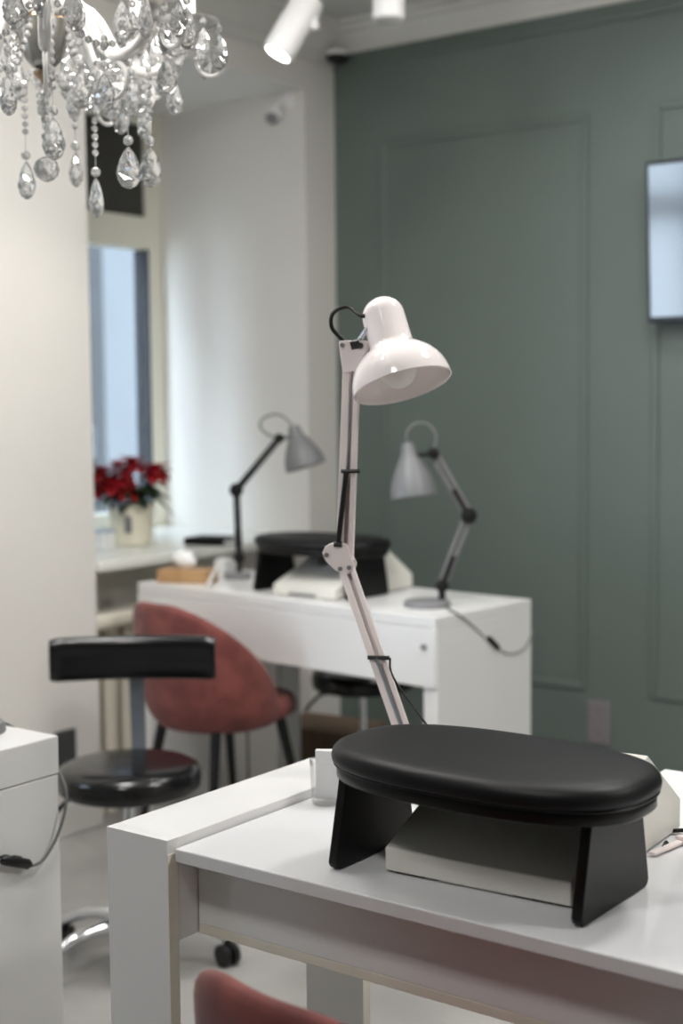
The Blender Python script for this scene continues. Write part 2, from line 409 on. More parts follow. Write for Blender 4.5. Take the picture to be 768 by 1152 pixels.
# ------------------------------------------------------------------ foreground swing arm lamp
def near_lamp():
    o = thing('desk_lamp', 'pinkish white swing arm lamp with round shade standing tall on the foreground desk', 'lamp', (-1.163, 1.715, .75))
    X = V((1, 0, 0)); Yv = V((0, 1, 0))
    foot = V((-1.163, 1.728, .80)); el = V((-1.302, 1.754, 1.083)); top = V((-1.299, 1.773, 1.402))
    fwd = V((.456, -.89, 0))
    side = V((.89, .456, 0))        # the channel's width runs along this
    # clamp on the desk's back edge
    mb = MB(); mb.box(-1.183, -1.143, 1.705, 1.767, .7502, .758).box(-1.183, -1.143, 1.759, 1.767, .690, .758).box(-1.183, -1.143, 1.715, 1.767, .690, .698)
    mb.build('clamp', 'lamparm', o, bevel=.0015)
    mb = MB(); mb.cyl((-1.163, 1.73, .670), (-1.163, 1.73, .6899), .011).cyl((-1.163, 1.73, .68), (-1.163, 1.73, .731), .005); mb.build('clamp_screw', 'chrome', o)
    mb = MB(); mb.cyl((-1.163, 1.728, .758), (-1.163, 1.728, .80), .009, .008); mb.build('post', 'chrome', o)
    def arm(a, b, name):
        mb = MB(); a, b = V(a), V(b)
        n = (b-a).normalized().cross(side).normalized()
        if n.dot(fwd) < 0: n = -n
        bar(mb, a-side*.0115, b-side*.0115, .003, .016, side); bar(mb, a+side*.0115, b+side*.0115, .003, .016, side)
        bar(mb, a-side*.0062+n*.0068, b-side*.0062+n*.0068, .009, .0022, side)
        bar(mb, a+side*.0088+n*.0068, b+side*.0088+n*.0068, .007, .0022, side)
        bar(mb, a-n*.0068, b-n*.0068, .021, .002, side)
        ob = mb.build(name, 'lamparm', o, bevel=.0008)
        return ob
    lo = arm(foot, el-V((0, 0, .006)), 'lower_arm')
    up = arm(el, top-V((0, 0, .02)), 'upper_arm')
    # elbow plate: lobed plate joining the arms
    n = -side.cross(V((0, 0, 1))).normalized()
    def plate(pts, c, th, off, name, m, par=o):
        mb = MB(); c = V(c)
        mb.prism(pts, lambda a, b: c+side*a+V((0, 0, b))+fwd*off, lambda a, b: c+side*a+V((0, 0, b))+fwd*(off+th))
        return mb.build(name, m, par, bevel=.001)
    P_ = [(-.033, .012), (-.028, .023), (-.014, .028), (.006, .026), (.012, .006), (.0175, -.006), (.014, -.017), (.002, -.021), (-.014, -.014), (-.028, .0)]
    pl = plate(P_, el, .003, .010, 'elbow_plate', 'lamparm')
    plate(P_, el, .003, -.013, 'elbow_plate', 'lamparm')
    mb = MB()
    for a, b in ((-.026, .009), (.009, -.010), (-.005, -.012)): mb.cyl(el+side*a+V((0, 0, b))+fwd*.0125, el+side*a+V((0, 0, b))+fwd*.0165, .0035, seg=10)
    mb.build('bolts', 'lampbase', pl)
    # head bracket plate at the top of the upper arm
    P2 = [(-.018, .014), (-.017, .018), (.024, .018), (.026, .012), (.022, -.004), (.0125, -.030), (-.0125, -.030), (-.016, -.004)]
    p2 = plate(P2, top, .003, .010, 'head_plate', 'lamparm'); plate(P2, top, .003, -.013, 'head_plate', 'lamparm')
    mb = MB()
    for a, b in ((-.012, .011), (.015, .010)): mb.cyl(top+side*a+V((0, 0, b))+fwd*.0125, top+side*a+V((0, 0, b))+fwd*.017, .0035, seg=10)
    mb.build('bolts', 'lampbase', p2)
    # springs and their pins
    d = (top-el).normalized()
    mb = MB(); p0 = el+V((0, 0, .026))+fwd*.014-side*.008; p1 = el+d*.138+fwd*.013+side*.000
    mb.tube(bez([p0, p1], 10), .0042, 10); mb.build('spring', 'plastic', o)
    mb = MB(); mb.tube([p1, el+d*.29+fwd*.013+side*.004], .0012, 6).tube([el+d*.29+fwd*.013+side*.004, el+d*.29+fwd*.006+side*.006], .0012, 6); mb.build('spring_rod', 'steel', o)
    for q in (p1, ): 
        mb = MB(); mb.cyl(q-side*.008, q+side*.021, .0032, seg=10); mb.build('pin', 'plastic', o)
    mb = MB(); mb.cyl(p0-side*.006, p0+side*.006, .0045, seg=10); mb.build('pin', 'plastic', o)
    dl = (foot-el).normalized()
    q0 = el+dl*.158+fwd*.012; 
    mb = MB(); mb.cyl(q0-side*.013, q0+side*.020, .0032, seg=10); mb.build('pin', 'plastic', o)
    mb = MB(); pts = []
    a, b = q0, el+dl*.32+fwd*.012+side*.004
    ax = (b-a).normalized(); u, w_, _ = MB.frame(ax)
    for k in range(481):
        t = k/480; ang = 2*PI*30*t*2
        pts.append(a.lerp(b, t)+(u*math.cos(ang)+w_*math.sin(ang))*.0024)
    mb.tube(pts, .0010, 5); mb.build('spring', 'steel', o)
    # power cord hanging off the lower arm's pin
    mb = MB(); mb.tube(bez([q0+side*.021, q0+side*.026+V((0, 0, -.03)), q0+dl*.10+side*.04, (-1.125, 1.74, .83), (-1.10, 1.785, .76), (-1.09, 1.80, .55)], 8), .0016, 8); mb.build('power_cord', 'plastic', o)
    # head
    ax = V((.06, -.30, -.95)); 
    cam_r = V((.80, .60, 0)); cam_f = V((-.60, .80, 0))
    ax = (cam_r*.235 - cam_f*.30 - V((0, 0, 1))*.93).normalized()      # shade opens along ax
    rim = V((-1.213, 1.785, 1.350))                                       # centre of the opening
    R = .0765
    prof = []
    for k in range(15):
        a = (PI/2)*k/14
        prof.append((R*math.cos(a) if k < 14 else .0, -R*.88*math.sin(a)))
    outer = [(R, 0)]+[(R*math.cos(a), -R*.92*math.sin(a)) for a in [PI/2*k/16 for k in range(1, 12)]]
    # outer continues into the cap
    rc = .0335
    outer = [p for p in outer if p[0] > rc+.003]
    last = outer[-1]
    capp = [(rc+.0015, last[1]-.006), (rc, last[1]-.012), (rc-.001, -.115)]+[((rc-.001)*math.cos(a), -.115-.030*math.sin(a)) for a in [PI/2*k/8 for k in range(1, 9)]]
    inner = [(R-.0015, .0008)]+[((R-.0022)*math.cos(a), -(R*.92-.0022)*math.sin(a)) for a in [PI/2*k/16 for k in range(0, 13)]]
    inner = [p for p in inner if p[0] > .02]+[(.018, inner[-1][1]-.004)]
    full = list(reversed(inner))+outer+capp
    mb = MB(); mb.lathe([(r, h) for r, h in full], rim, ax, 56, True, True)
    sh = mb.build('lamp_shade', 'lampwhite', o, angle=50)
    mb = MB(); mb.ball(rim-ax*.026, .028, 3); mb.lathe([(.014, -.07), (.014, -.05), (.022, -.045)], rim, ax, 20); mb.build('light_bulb', 'bulb', o, angle=70)
    # joint between head plate and the cap
    capc = rim-ax*.098
    j0 = top+side*.016+V((0, 0, .010)); j1 = capc-cam_r*.028-cam_f*.012-V((0, 0, .002))
    mb = MB(); mb.cyl(j0-side*.012+V((0, 0, -.003)), j1, .0042, seg=12).cyl(j0-fwd*.014, j0+fwd*.017, .0045, seg=12); mb.build('head_joint', 'chrome', o)
    mb = MB(); bar(mb, top+side*.012+V((0, 0, -.012)), rim-ax*.075-cam_r*.055, .004, .014, fwd); mb.build('head_strut', 'plastic', o)
    mb = MB()
    s0 = top-side*.012+V((0, 0, .018)); e0 = capc-cam_r*.0325-cam_f*.006+V((0, 0, .016))
    mb.tube(bez([s0, s0-cam_r*.018+V((0, 0, .020)), s0-cam_r*.016+V((0, 0, .043)), s0+cam_r*.006+V((0, 0, .052)), e0+V((0, 0, .001))-cam_r*.008, e0+cam_r*.006], 8), .0032, 8)
    mb.build('power_cord', 'plastic', o)
    return o
near_lamp()

# ------------------------------------------------------------------ grey bell lamps
def bell_lamp(label, base, rbase, post, j0, j1, j2, st, sb, rs, cord, dark, switch_at=None, loop=None):
    base = V(base); o = thing('desk_lamp', label, 'lamp', base)
    mb = MB(); mb.lathe([(rbase, 0), (rbase, .010), (rbase-.004, .016), (rbase*.5, .019), (.012, .020)], base, seg=40); mb.build('base', 'lampbase', o)
    post, j0, j1, j2, st, sb = map(V, (post, j0, j1, j2, st, sb))
    am = 'blackmetal' if dark else 'armgrey'
    mb = MB(); mb.cyl((post.x, post.y, base.z+.012), j0, .010, .009, 12); mb.build('post', 'blackmetal', o)
    view = V((-.6, .8, 0))
    def arm(a, b, name):
        d = (b-a).normalized(); s_ = d.cross(view).normalized()
        mb = MB(); 
        for sg in (-1, 1): mb.tube([a+s_*(.0058 if dark else .0085)*sg, b+s_*(.0058 if dark else .0085)*sg], .0055, 8)
        ob = mb.build(name, am, o)
        mb = MB(); mb.tube([a+d*.015-view*.004, a+d*((b-a).length*.42)-view*.004], .0078, 8); mb.build('spring', 'plastic', o)
        return ob
    arm(j0, j1, 'lower_arm'); arm(j1, j2, 'upper_arm')
    for nm, p, r in (('base_joint', j0, .018), ('elbow_joint', j1, .022), ('head_joint', j2, .016)):
        mb = MB(); mb.cyl(p-view*.014, p+view*.014, r, seg=20); 
        mb.cyl(p-view*.022, p-view*.014, r*.55, seg=12)
        if nm == 'elbow_joint': rot_box(mb, p+V((0, 0, .004)), .03, .022, .03, V((.8, .6, 0)), view, V((0, 0, 1)))
        mb.build(nm, 'plastic', o, bevel=.002)
    ax = (sb-st).normalized(); Ln = (sb-st).length
    prof = [(rs*.97, Ln-.001), (rs*.92, Ln*.8), (rs*.7, Ln*.56), (rs*.42, Ln*.36), (.012, Ln*.33)]
    out = [(rs, Ln), (rs*.96, Ln*.80), (rs*.76, Ln*.56), (rs*.5, Ln*.34), (rs*.34, Ln*.22), (rs*.3, Ln*.08), (rs*.25, Ln*.01), (.004, 0)]
    mb = MB(); mb.lathe(list(reversed(prof))+out, st, ax, 40); mb.build('lamp_shade', 'lampgrey', o, angle=60)
    mb = MB(); mb.ball(st+ax*Ln*.68, .024, 2); mb.build('light_bulb', 'bulb', o)
    mid = st+ax*Ln*.25
    mb = MB(); mb.tube([j2, mid], .0075, 10); mb.build('head_strut', 'plastic' if not dark else 'lampgrey', o)
    mb = MB(); mb.tube(bez(loop, 8), .0035, 8); mb.build('cord_loop', 'cablegrey', o)
    if cord:
        mb = MB(); mb.tube(bez(cord, 8), .0026, 8); pc = mb.build('power_cord', 'cablegrey', o)
        if switch_at:
            a, b = map(V, switch_at); mb = MB(); d = (b-a)
            mb.tube([a, a+d*.12, a+d*.88, b], [.004, .009, .009, .005], 10); rot_box(mb, (a+b)/2+V((0, 0, .006)), .02, .008, .012, d.normalized(), view, d.normalized().cross(view))
            mb.build('inline_switch', 'plastic', o)
    return o
# right one, leaning over the desk from its right end
bell_lamp('light grey bell shade lamp bent towards the left before the green wall', (-2.10, 3.20, .7702), .064,
          (-2.068, 3.226, 0), (-2.070, 3.229, .826), (-2.019, 3.285, 1.014), (-2.103, 3.239, 1.183), (-2.160, 3.200, 1.212), (-2.137, 3.197, 1.066), .062,
          [(-2.045, 3.215, .782), (-2.02, 3.18, .7745), (-1.985, 3.14, .7745), (-1.961, 3.125, .773), (-1.955, 3.19, .735), (-1.9505, 3.262, .685), (-1.946, 3.30, .658), (-1.940, 3.37, .63), (-1.934, 3.44, .636), (-1.930, 3.492, .68), (-1.932, 3.512, .62)],
          False, ((-1.950, 3.265, .690), (-1.944, 3.315, .652)),
          [(-2.160, 3.200, 1.208), (-2.162, 3.198, 1.238), (-2.145, 3.212, 1.262), (-2.122, 3.233, 1.262), (-2.100, 3.246, 1.235), (-2.103, 3.241, 1.190)])
bell_lamp('grey bell shade lamp with black arms bent right, beside the wooden tissue box', (-2.933, 3.385, .7702), .042,
          (-2.933, 3.39, 0), (-2.936, 3.395, .835), (-2.958, 3.412, 1.048), (-2.855, 3.504, 1.21), (-2.822, 3.534, 1.25), (-2.783, 3.548, 1.118), .066,
          None, True, None,
          [(-2.822, 3.534, 1.247), (-2.845, 3.515, 1.278), (-2.872, 3.497, 1.286), (-2.90, 3.475, 1.27), (-2.905, 3.472, 1.245), (-2.885, 3.485, 1.222), (-2.860, 3.50, 1.213)])
bx = -1.945; by = 1.535
bell_lamp('grey lamp base just showing at the left edge, cord with black switch hanging down', (bx, by, .7702), .064,
          (bx-.03, by, 0), (bx-.03, by, .826), (bx-.16, by+.02, .99), (bx-.28, by-.02, 1.13), (bx-.34, by-.03, 1.15), (bx-.33, by-.05, 1.01), .062,
          [(bx-.02, by+.055, .781), (bx-.0, by+.070, .776), (bx+.03, by+.084, .760), (bx+.10, by+.09, .72), (-1.800, 1.617, .69), (-1.786, 1.610, .655), (-1.787, 1.590, .605), (-1.788, 1.56, .572), (-1.788, 1.535, .567), (-1.788, 1.515, .575), (-1.788, 1.475, .592), (-1.788, 1.44, .60), (-1.788, 1.40, .55), (-1.788, 1.38, .30)],
          False, ((-1.788, 1.532, .569), (-1.788, 1.468, .596)),
          [(bx-.34, by-.03, 1.147), (bx-.345, by-.03, 1.18), (bx-.32, by-.03, 1.20), (bx-.29, by-.025, 1.18), (bx-.28, by-.02, 1.14)])

# ------------------------------------------------------------------ glass of paper napkins
gx, gy, gz = -1.222, 1.600, .7502
mb = MB(); mb.lathe([(.002, 0), (.021, 0), (.0235, .004), (.026, .062), (.0262, .064), (.0245, .0635), (.0222, .009), (.002, .0075)], (gx, gy, gz), seg=40, cap0=True, cap1=True)
tag(mb.build('drinking_glass', 'tumbler', angle=50), 'small clear tumbler holding white wipes beside the armrest', 'glass')
o = thing('wipe_stack', 'stack of white lint free wipes standing in the small tumbler', 'wipes', (gx, gy, gz+.0077), math.radians(122))
T = o.matrix_basis
for k in range(4):
    MB().box(-.0062+k*.0031, -.0062+k*.0031+.0030, -.0172, .0172, 0, .070+.001*math.sin(k*2.1), T).build('wipe', 'paper', o, bevel=.0006)

# ------------------------------------------------------------------ bits at the right end of the foreground desk
o = thing('clip_holder', 'pinkish white metal bracket with black grips lying right of the armrest', 'bracket', (-.715, 1.69, .7502))
mb = MB(); bar(mb, (-.739, 1.640, .7545), (-.728, 1.712, .7545), .010, .004, (1, 0, 0)); mb.build('arm', 'lamparm', o, bevel=.001)
mb = MB(); mb.prism([(-.738, 1.708), (-.722, 1.735), (-.66, 1.742), (-.645, 1.722), (-.69, 1.700)], lambda x, y: V((x, y, .7562)), lambda x, y: V((x, y, .7612))); mb.build('plate', 'lamparm', o, bevel=.0015)
for a, b in (((-.744, 1.695, .7535), (-.737, 1.668, .7535)), ((-.716, 1.703, .7535), (-.690, 1.700, .7535))):
    mb = MB(); mb.tube([a, b], .0032, 8); mb.build('grip', 'plastic', o)
mb = MB(); mb.tube(bez([(-.772, 1.741, .7542), (-.757, 1.7445, .7545), (-.737, 1.7455, .758), (-.70, 1.746, .7575), (-.64, 1.742, .7545), (-.5, 1.70, .7545)], 8), .0028, 8)
tag(mb.build('power_cable', 'plastic'), 'black cable lying along the back of the foreground desk', 'cable')
mb = MB(); mb.tube(bez([(-.80, 1.60, .615), (-.82, 1.55, .50), (-.88, 1.62, .36), (-.93, 1.66, .16), (-.92, 1.72, .005), (-.7, 1.9, .005)], 8), .003, 8)
tag(mb.build('power_cable', 'plastic'), 'black cable drooping below the foreground desk', 'cable')
# white cabinet standing behind the foreground desk at the right edge of the picture
o = thing('drawer_cabinet', 'white drawer cabinet behind the foreground desk at the right edge', 'cabinet', (-.62, 2.2, 0))
MB().box(-.94, -.34, 1.86, 2.152, .04, .70).build('carcass', 'desk', o, bevel=.002)
MB().box(-.95, -.33, 1.85, 2.158, .70, .72).build('top_panel', 'desk', o, bevel=.002)
for z in (.06, .275, .49):
    d = MB().box(-.935, -.345, 2.152, 2.168, z, z+.205).build('drawer', 'desk', o, bevel=.002)
    MB().box(-.70, -.58, 2.168, 2.18, z+.10, z+.112).build('handle', 'chrome', d, bevel=.002)
for x in (-.91, -.37):
    for y in (1.89, 2.12): MB().cyl((x, y, 0), (x, y, .04), .02).build('foot', 'plastic', o)

# ------------------------------------------------------------------ velvet chairs
def velvet_chair(loc, rz, label):
    # local: faces +y, seat centre at origin
    o = thing('velvet_chair', label, 'chair', loc, rz)
    T = o.matrix_basis
    ZB, ZTOP = .408, .770
    nphi, nz = 40, 10
    PH = math.radians(118)
    def R(z): return .178+.045*max(0, (z-.43))/.35
    def topz(ph):
        u = abs(ph)/PH
        return .50+(ZTOP-.50)*(1-max(0, (u-.12)/.88)**1.55) if u > .12 else ZTOP
    def botz(ph):
        u = abs(ph)/PH
        return ZB+.0*u
    mb = MB(); outer = []; inner = []
    for i in range(nphi+1):
        ph = -PH+2*PH*i/nphi
        a = -PI/2+ph
        ro = []; ri = []
        zt, zb = topz(ph), botz(ph)
        th = .022
        for k in range(nz+1):
            f = k/nz; z = zb+(zt-zb)*f
            bul = .010*math.sin(PI*f)
            ew = .25*max(0, abs(math.degrees(ph))-60)/58      # sides straighten forward
            r = R(z)+bul
            # round off the lower edge
            r -= .03*max(0, 1-f*5)**2
            rin = R(z)-th*1.4-.004*math.sin(PI*f)-.03*max(0, 1-f*5)**2
            for rr, lst in ((r, ro), (rin, ri)):
                lst.append(T @ V((rr*1.08*math.cos(a), rr*math.sin(a)*1.0+.0, z)))
        outer.append(ro); inner.append(ri)
    # loops around the cross section of each column
    secs = []
    for ro, ri in zip(outer, inner):
        topm = (ro[-1]+ri[-1])/2+V((0, 0, .012))
        secs.append(ro+[topm]+list(reversed(ri)))
    mb.rings(secs)
    mb.build('backrest', 'velvet', o, sub=1, angle=80)
    prof = [(.02, .422), (.15, .422), (.178, .426), (.195, .435), (.195, .458), (.187, .475), (.165, .483), (.02, .487)]
    mb = MB()
    rings = [[T @ V((r*.94*math.cos(2*PI*k/40), r*1.08*math.sin(2*PI*k/40)+.055, z)) for k in range(40)] for r, z in prof]
    mb.rings(rings); mb.build('seat', 'velvet', o, angle=80)
    for sx, sy in ((-1, -1), (1, -1), (-1, 1), (1, 1)):
        a = T @ V((.115*sx, .12*sy+.03,   .424)); b = T @ V((.170*sx, .195*sy+.03, 0))
        mb = MB(); mb.tube([a, b], [.016, .010], 12); mb.build('leg', 'blackmetal', o)
    return o
velvet_chair((-2.70, 3.00, 0), math.radians(-8), 'dusty pink velvet chair with black legs drawn up to the desk by the window')
velvet_chair((-.803, 1.188, 0), math.radians(-8), 'dusty pink velvet chair back cut off by the bottom edge under the foreground desk')

# ------------------------------------------------------------------ wheeled stools
def stool(loc, zs, az, label, back):
    o = thing('wheeled_stool', label, 'stool', loc)
    x, y = loc[0], loc[1]
    mb = MB(); r = .168
    mb.lathe([(.02, zs-.062), (r-.012, zs-.062), (r-.002, zs-.054), (r, zs-.04), (r, zs-.022), (r-.006, zs-.009), (r-.022, zs-.001), (r-.06, zs+.003), (.02, zs+.005)], (x, y, 0), seg=56)
    mb.build('seat', 'blackgloss', o, angle=60)
    mb = MB(); mb.cyl((x, y, zs-.075), (x, y, zs-.062), .09); mb.build('mounting_plate', 'blackmetal', o)
    mb = MB(); mb.cyl((x, y, .20), (x, y, zs-.07), .014).cyl((x, y, .075), (x, y, .26), .024); mb.build('gas_column', 'chrome', o)
    hub = V((x, y, .10))
    bs = MB(); bs.cyl((x, y, .07), (x, y, .125), .034); 
    ends = []
    for k in range(5):
        a = az+k*2*PI/5; e = V((x+.222*math.cos(a), y+.222*math.sin(a), .068)); ends.append(e)
        d = V((math.cos(a), math.sin(a), 0))
        bs.tube(bez([hub+d*.02+V((0, 0, .012)), hub+d*.10+V((0, 0, .012)), hub+d*.17-V((0, 0, .005)), e], 5), [.017]*5+[.015]*5+[.013]*6, 12)
    bs.build('star_base', 'chrome', o)
    for k, e in enumerate(ends):
        a = az+k*2*PI/5+.7
        n = V((math.cos(a), math.sin(a), 0)); c = V((e.x, e.y, .027))
        mb = MB(); 
        for sg in (-1, 1): mb.cyl(c+n*.006*sg, c+n*.021*sg, .027, seg=24)
        mb.cyl(c-n*.008, c+n*.008, .014); mb.cyl((e.x, e.y, .04), e, .009, seg=12)
        mb.build('caster', 'plastic', o, bevel=.003)
    d = V((-.80, -.60, 0))
    mb = MB(); p = V((x, y, zs-.07))
    mb.tube(bez([p+d*.05-V((0, 0, .008)), p+d*.13-V((0, 0, .012)), p+d*.155-V((0, 0, .028)), p+d*.19-V((0, 0, .065))], 6), .0055, 8)
    mb.build('height_lever', 'plastic', o)
    if back:
        f = V((-.62, .784, 0)).normalized(); s_ = V((.784, .62, 0)).normalized()
        c = V((x, y, 0))+f*.155+V((0, 0, .712))
        mb = MB(); n = 24; hw = .198; secs = []
        for i in range(n+1):
            u = -1+2*i/n; 
            e = 1 if abs(u) < .93 else math.sqrt(max(.0, 1-((abs(u)-.93)/.085)**2))
            yy = -.05*(u*u)*.6
            cc = c+s_*u*hw+f*yy
            ring = []
            for k in range(20):
                t = 2*PI*k/20; ct, stt = math.cos(t), math.sin(t)
                ring.append(cc+f*(.024*math.copysign(abs(ct)**.6, ct)*(.55+.45*e))+V((0, 0, 1))*(.053*math.copysign(abs(stt)**.55, stt)*(.86+.14*e)))
            secs.append(ring)
        mb.rings(secs); mb.build('backrest', 'blackgloss', o, angle=70)
        mb = MB(); b0 = V((x, y, zs-.07))
        pth = bez([b0+f*.05, b0+f*.15, b0+f*.20+V((0, 0, .03)), b0+f*.205+V((0, 0, .10)), c+f*.026-V((0, 0, .02)), c+f*.026+V((0, 0, .02))], 6)
        secs = []
        for i, p in enumerate(pth):
            t = (pth[min(i+1, len(pth)-1)]-pth[max(i-1, 0)]).normalized(); nn = t.cross(s_).normalized()
            secs.append([p+s_*a*.018+nn*b*.003 for a, b in ((-1, -1), (1, -1), (1, 1), (-1, 1))])
        mb.rings(secs); mb.build('back_support', 'steel', o, angle=30)
    return o
stool((-2.351, 2.315, 0), .490, math.radians(38), 'black round stool on wheels with a padded backrest bar and chrome base', True)
stool((-2.665, 3.685, 0), .462, math.radians(10), 'black round stool in shadow behind the far desk', False)

# ------------------------------------------------------------------ far desk and sill objects
o = thing('tissue_box', 'light wooden tissue box on the far desk beside the window', 'tissue box', (-3.01, 3.235, .7702), math.radians(18))
T = o.matrix_basis
mb = MB(); mb.box(-.085, .085, -.045, .045, 0, .042, T); tb = mb.build('box', 'wood', o, bevel=.004)
mb = MB()
secs = []
for i in range(7):
    z = .040+.055*i/6; r = .012+.018*math.sin(i*.55)
    secs.append([T @ V((-.01+(r+.004*math.sin(3*a+i))*math.cos(a)*1.3, (r*.6+.003*math.cos(4*a+i))*math.sin(a), z+.004*math.sin(2*a))) for a in [2*PI*k/18 for k in range(18)]])
mb.rings(secs); mb.build('tissue', 'paper', o, angle=70)
mb = MB(); bar(mb, (-2.868, 3.165, .7735), (-2.953, 3.335, .840), .012, .004, (1, .3, 0))
mb2 = mb
o = tag(mb2.build('nail_file', 'cablewhite', bevel=.001), 'long white file leaning on the wooden tissue box', 'nail file')
o = thing('tip_box', 'small white carton by the black armed lamp on the far desk', 'box', (-2.985, 3.40, .7702), math.radians(-5))
T = o.matrix_basis
MB().box(-.035, .008, -.03, .03, 0, .05, T).build('carton', 'paper', o, bevel=.002)
MB().box(-.036, .009, -.031, .031, .05, .056, T).build('lid', 'desk', o, bevel=.002)
# black notebook on the sill
o = thing('notebook', 'black notebook lying on the window sill behind the left grey lamp', 'notebook', (-3.31, 3.70, ZS+.0022), math.radians(12))
T = o.matrix_basis
MB().box(-.09, .07, -.06, .06, 0, .003, T).box(-.09, .07, -.06, .06, .021, .024, T).box(-.09, .07, -.0605, -.0585, 0, .024, T).build('cover', 'matteblack', o, bevel=.001)
MB().box(-.085, .066, -.058, .056, .003, .021, T).build('pages', 'paper', o)
# poinsettia
px, py, pz = -3.560, 3.545, ZS+.0022
o = thing('potted_poinsettia', 'red poinsettia in a cream pot on the window sill', 'plant', (px, py, pz))
mb = MB(); mb.lathe([(.002, 0), (.066, 0), (.072, .006), (.080, .125), (.082, .142), (.078, .143), (.074, .128), (.002, .12)], (px, py, pz), seg=36); pt = mb.build('pot', 'pot', o, angle=40)
mb = MB(); rot_box(mb, (px+.8*.0+.048, py-.064, pz+.075), .022, .006, .055, V((.8, .6, 0)), V((-.6, .8, 0)), V((0, 0, 1))); mb.build('pot_label', 'lampgrey', pt)
def leaf(mb, p, d, ln, wd, droop):
    p, d = V(p), V(d).normalized(); s_ = d.cross(V((0, 0, 1)))
    if s_.length < .1: s_ = V((1, 0, 0))
    s_.normalize(); n = 6; L_, R_, C_ = [], [], []
    up = s_.cross(d)
    for i in range(n+1):
        f = i/n; w_ = wd*math.sin(PI*min(1, f*.93+.06))**.8*(1.1-f*.3)*.5
        c = p+d*ln*f+V((0, 0, -droop*f*f*ln))
        C_.append(c-up*.08*w_); L_.append(c+s_*w_+up*.15*w_); R_.append(c-s_*w_+up*.15*w_)
    a, b, c = mb.verts(L_), mb.verts(C_), mb.verts(R_)
    for i in range(n):
        mb.face([a[i], b[i], b[i+1], a[i+1]]); mb.face([b[i], c[i], c[i+1], b[i+1]])
rnd = random.Random(3)
mb = MB()
for k in range(46):
    a = rnd.uniform(0, 2*PI); el = rnd.uniform(-.5, .55); r = rnd.uniform(.03, .07)
    leaf(mb, (px+r*math.cos(a), py+r*math.sin(a), pz+rnd.uniform(.15, .21)), (math.cos(a), math.sin(a), el), rnd.uniform(.06, .095), rnd.uniform(.035, .05), rnd.uniform(.2, .7))
lf = mb.build('foliage', 'leaf', o, angle=80)
lf.modifiers.new('Solidify', 'SOLIDIFY').thickness = .001
heads = [(-.055, -.06, .245), (.03, -.06, .235), (-.01, .02, .285), (-.09, .03, .27), (.075, .035, .255), (.005, -.1, .215), (-.085, -.015, .225), (.055, .075, .26), (-.03, -.115, .26), (.045, -.07, .195), (-.06, -.095, .20)]
for hx, hy, hz in heads:
    mb = MB()
    for k in range(14):
        a = 2*PI*k/14+rnd.uniform(-.2, .2); el = (-.35, .25, .9)[k % 3]
        leaf(mb, (px+hx, py+hy, pz+hz), (math.cos(a), math.sin(a), el), rnd.uniform(.05, .07), .046, .35)
    mb.build('bracts', 'bract', o, angle=80).modifiers.new('Solidify', 'SOLIDIFY').thickness = .001
mb = MB()
for hx, hy, hz in heads: mb.tube([(px+hx*.3, py+hy*.3, pz+.12), (px+hx, py+hy, pz+hz)], .003, 6)
mb.build('stems', 'leaf', o)
for q in ((-.035, -.105, .165), (.012, -.085, .255), (.045, -.09, .145)):
    mb = MB()
    for k in range(4):
        a = k*PI/2+.4
        leaf(mb, (px+q[0], py+q[1], pz+q[2]), (math.cos(a)*.8, math.sin(a)*.8-.3, .5-.4*(k % 2)), .05, .035, .2)
    mb.build('ribbon', 'silver', o, angle=80).modifiers.new('Solidify', 'SOLIDIFY').thickness = .001
o = thing('gift_carton', 'small white carton on the sill half hidden by the wall left of the poinsettia', 'box', (-3.54, 3.385, ZS+.0022), .2)
T = o.matrix_basis
MB().box(-.03, .03, -.03, .03, 0, .055, T).build('carton', 'paper', o, bevel=.002)
MB().box(-.031, .031, -.031, .031, .055, .064, T).build('lid', 'silver', o, bevel=.002)

# ------------------------------------------------------------------ under the far desk
o = thing('storage_box', 'brown cardboard box on the floor under the far desk', 'box', (-3.05, 4.0, 0), .1)
T = o.matrix_basis
MB().box(-.17, .17, -.12, .12, 0, .17, T).build('carton', 'cardboard', o, bevel=.003)
MB().box(-.17, -.0, -.121, .121, .17, .174, T).box(.002, .17, -.121, .121, .17, .174, T).build('flaps', 'cardboard', o)
mb = MB(); mb.tube(bez([(-2.70, 3.30, .598), (-2.71, 3.32, .40), (-2.75, 3.34, .18), (-2.78, 3.36, .02), (-2.66, 3.38, .006), (-2.52, 3.36, .006)], 8), .005, 8)
tag(mb.build('charging_cable', 'cablewhite'), 'white cable hanging to the floor under the far desk', 'cable')

# ------------------------------------------------------------------ sockets, sensor, tv
def outlet(label, c, n, s_, wd, h, m, gang):
    c, n, s_ = V(c), V(n), V(s_)
    o = thing('wall_socket', label, 'socket', c)
    z = V((0, 0, 1)); mb = MB(); rot_box(mb, c+n*.005, wd, .010, h, s_, n, z); mb.build('faceplate', m, o, bevel=.003)
    for k in range(gang):
        cc = c+z*(h/gang)*(k-(gang-1)/2)+n*.0105
        mb = MB(); mb.lathe([(.026, 0), (.026, .002), (.021, .002), (.019, -.0005), (.002, -.0005)], cc, n, 28)
        for sg in (-1, 1): mb.cyl(cc+s_*.0095*sg, cc+s_*.0095*sg+n*.0007, .003, seg=10)
        mb.build('receptacle', m, o)
    return o
outlet('grey double wall socket low on the green wall', (-2.15, YG, .228), (0, -1, 0), (1, 0, 0), .085, .150, 'socket', 2)
outlet('dark grey double socket low on the white wall behind the stool', (XW, 2.928, .255), (1, 0, 0), (0, 1, 0), .082, .150, 'socketdark', 2)
o = thing('motion_sensor', 'small white swivel sensor in the upper corner of the window niche', 'sensor', (-3.335, N1[1], 2.40))
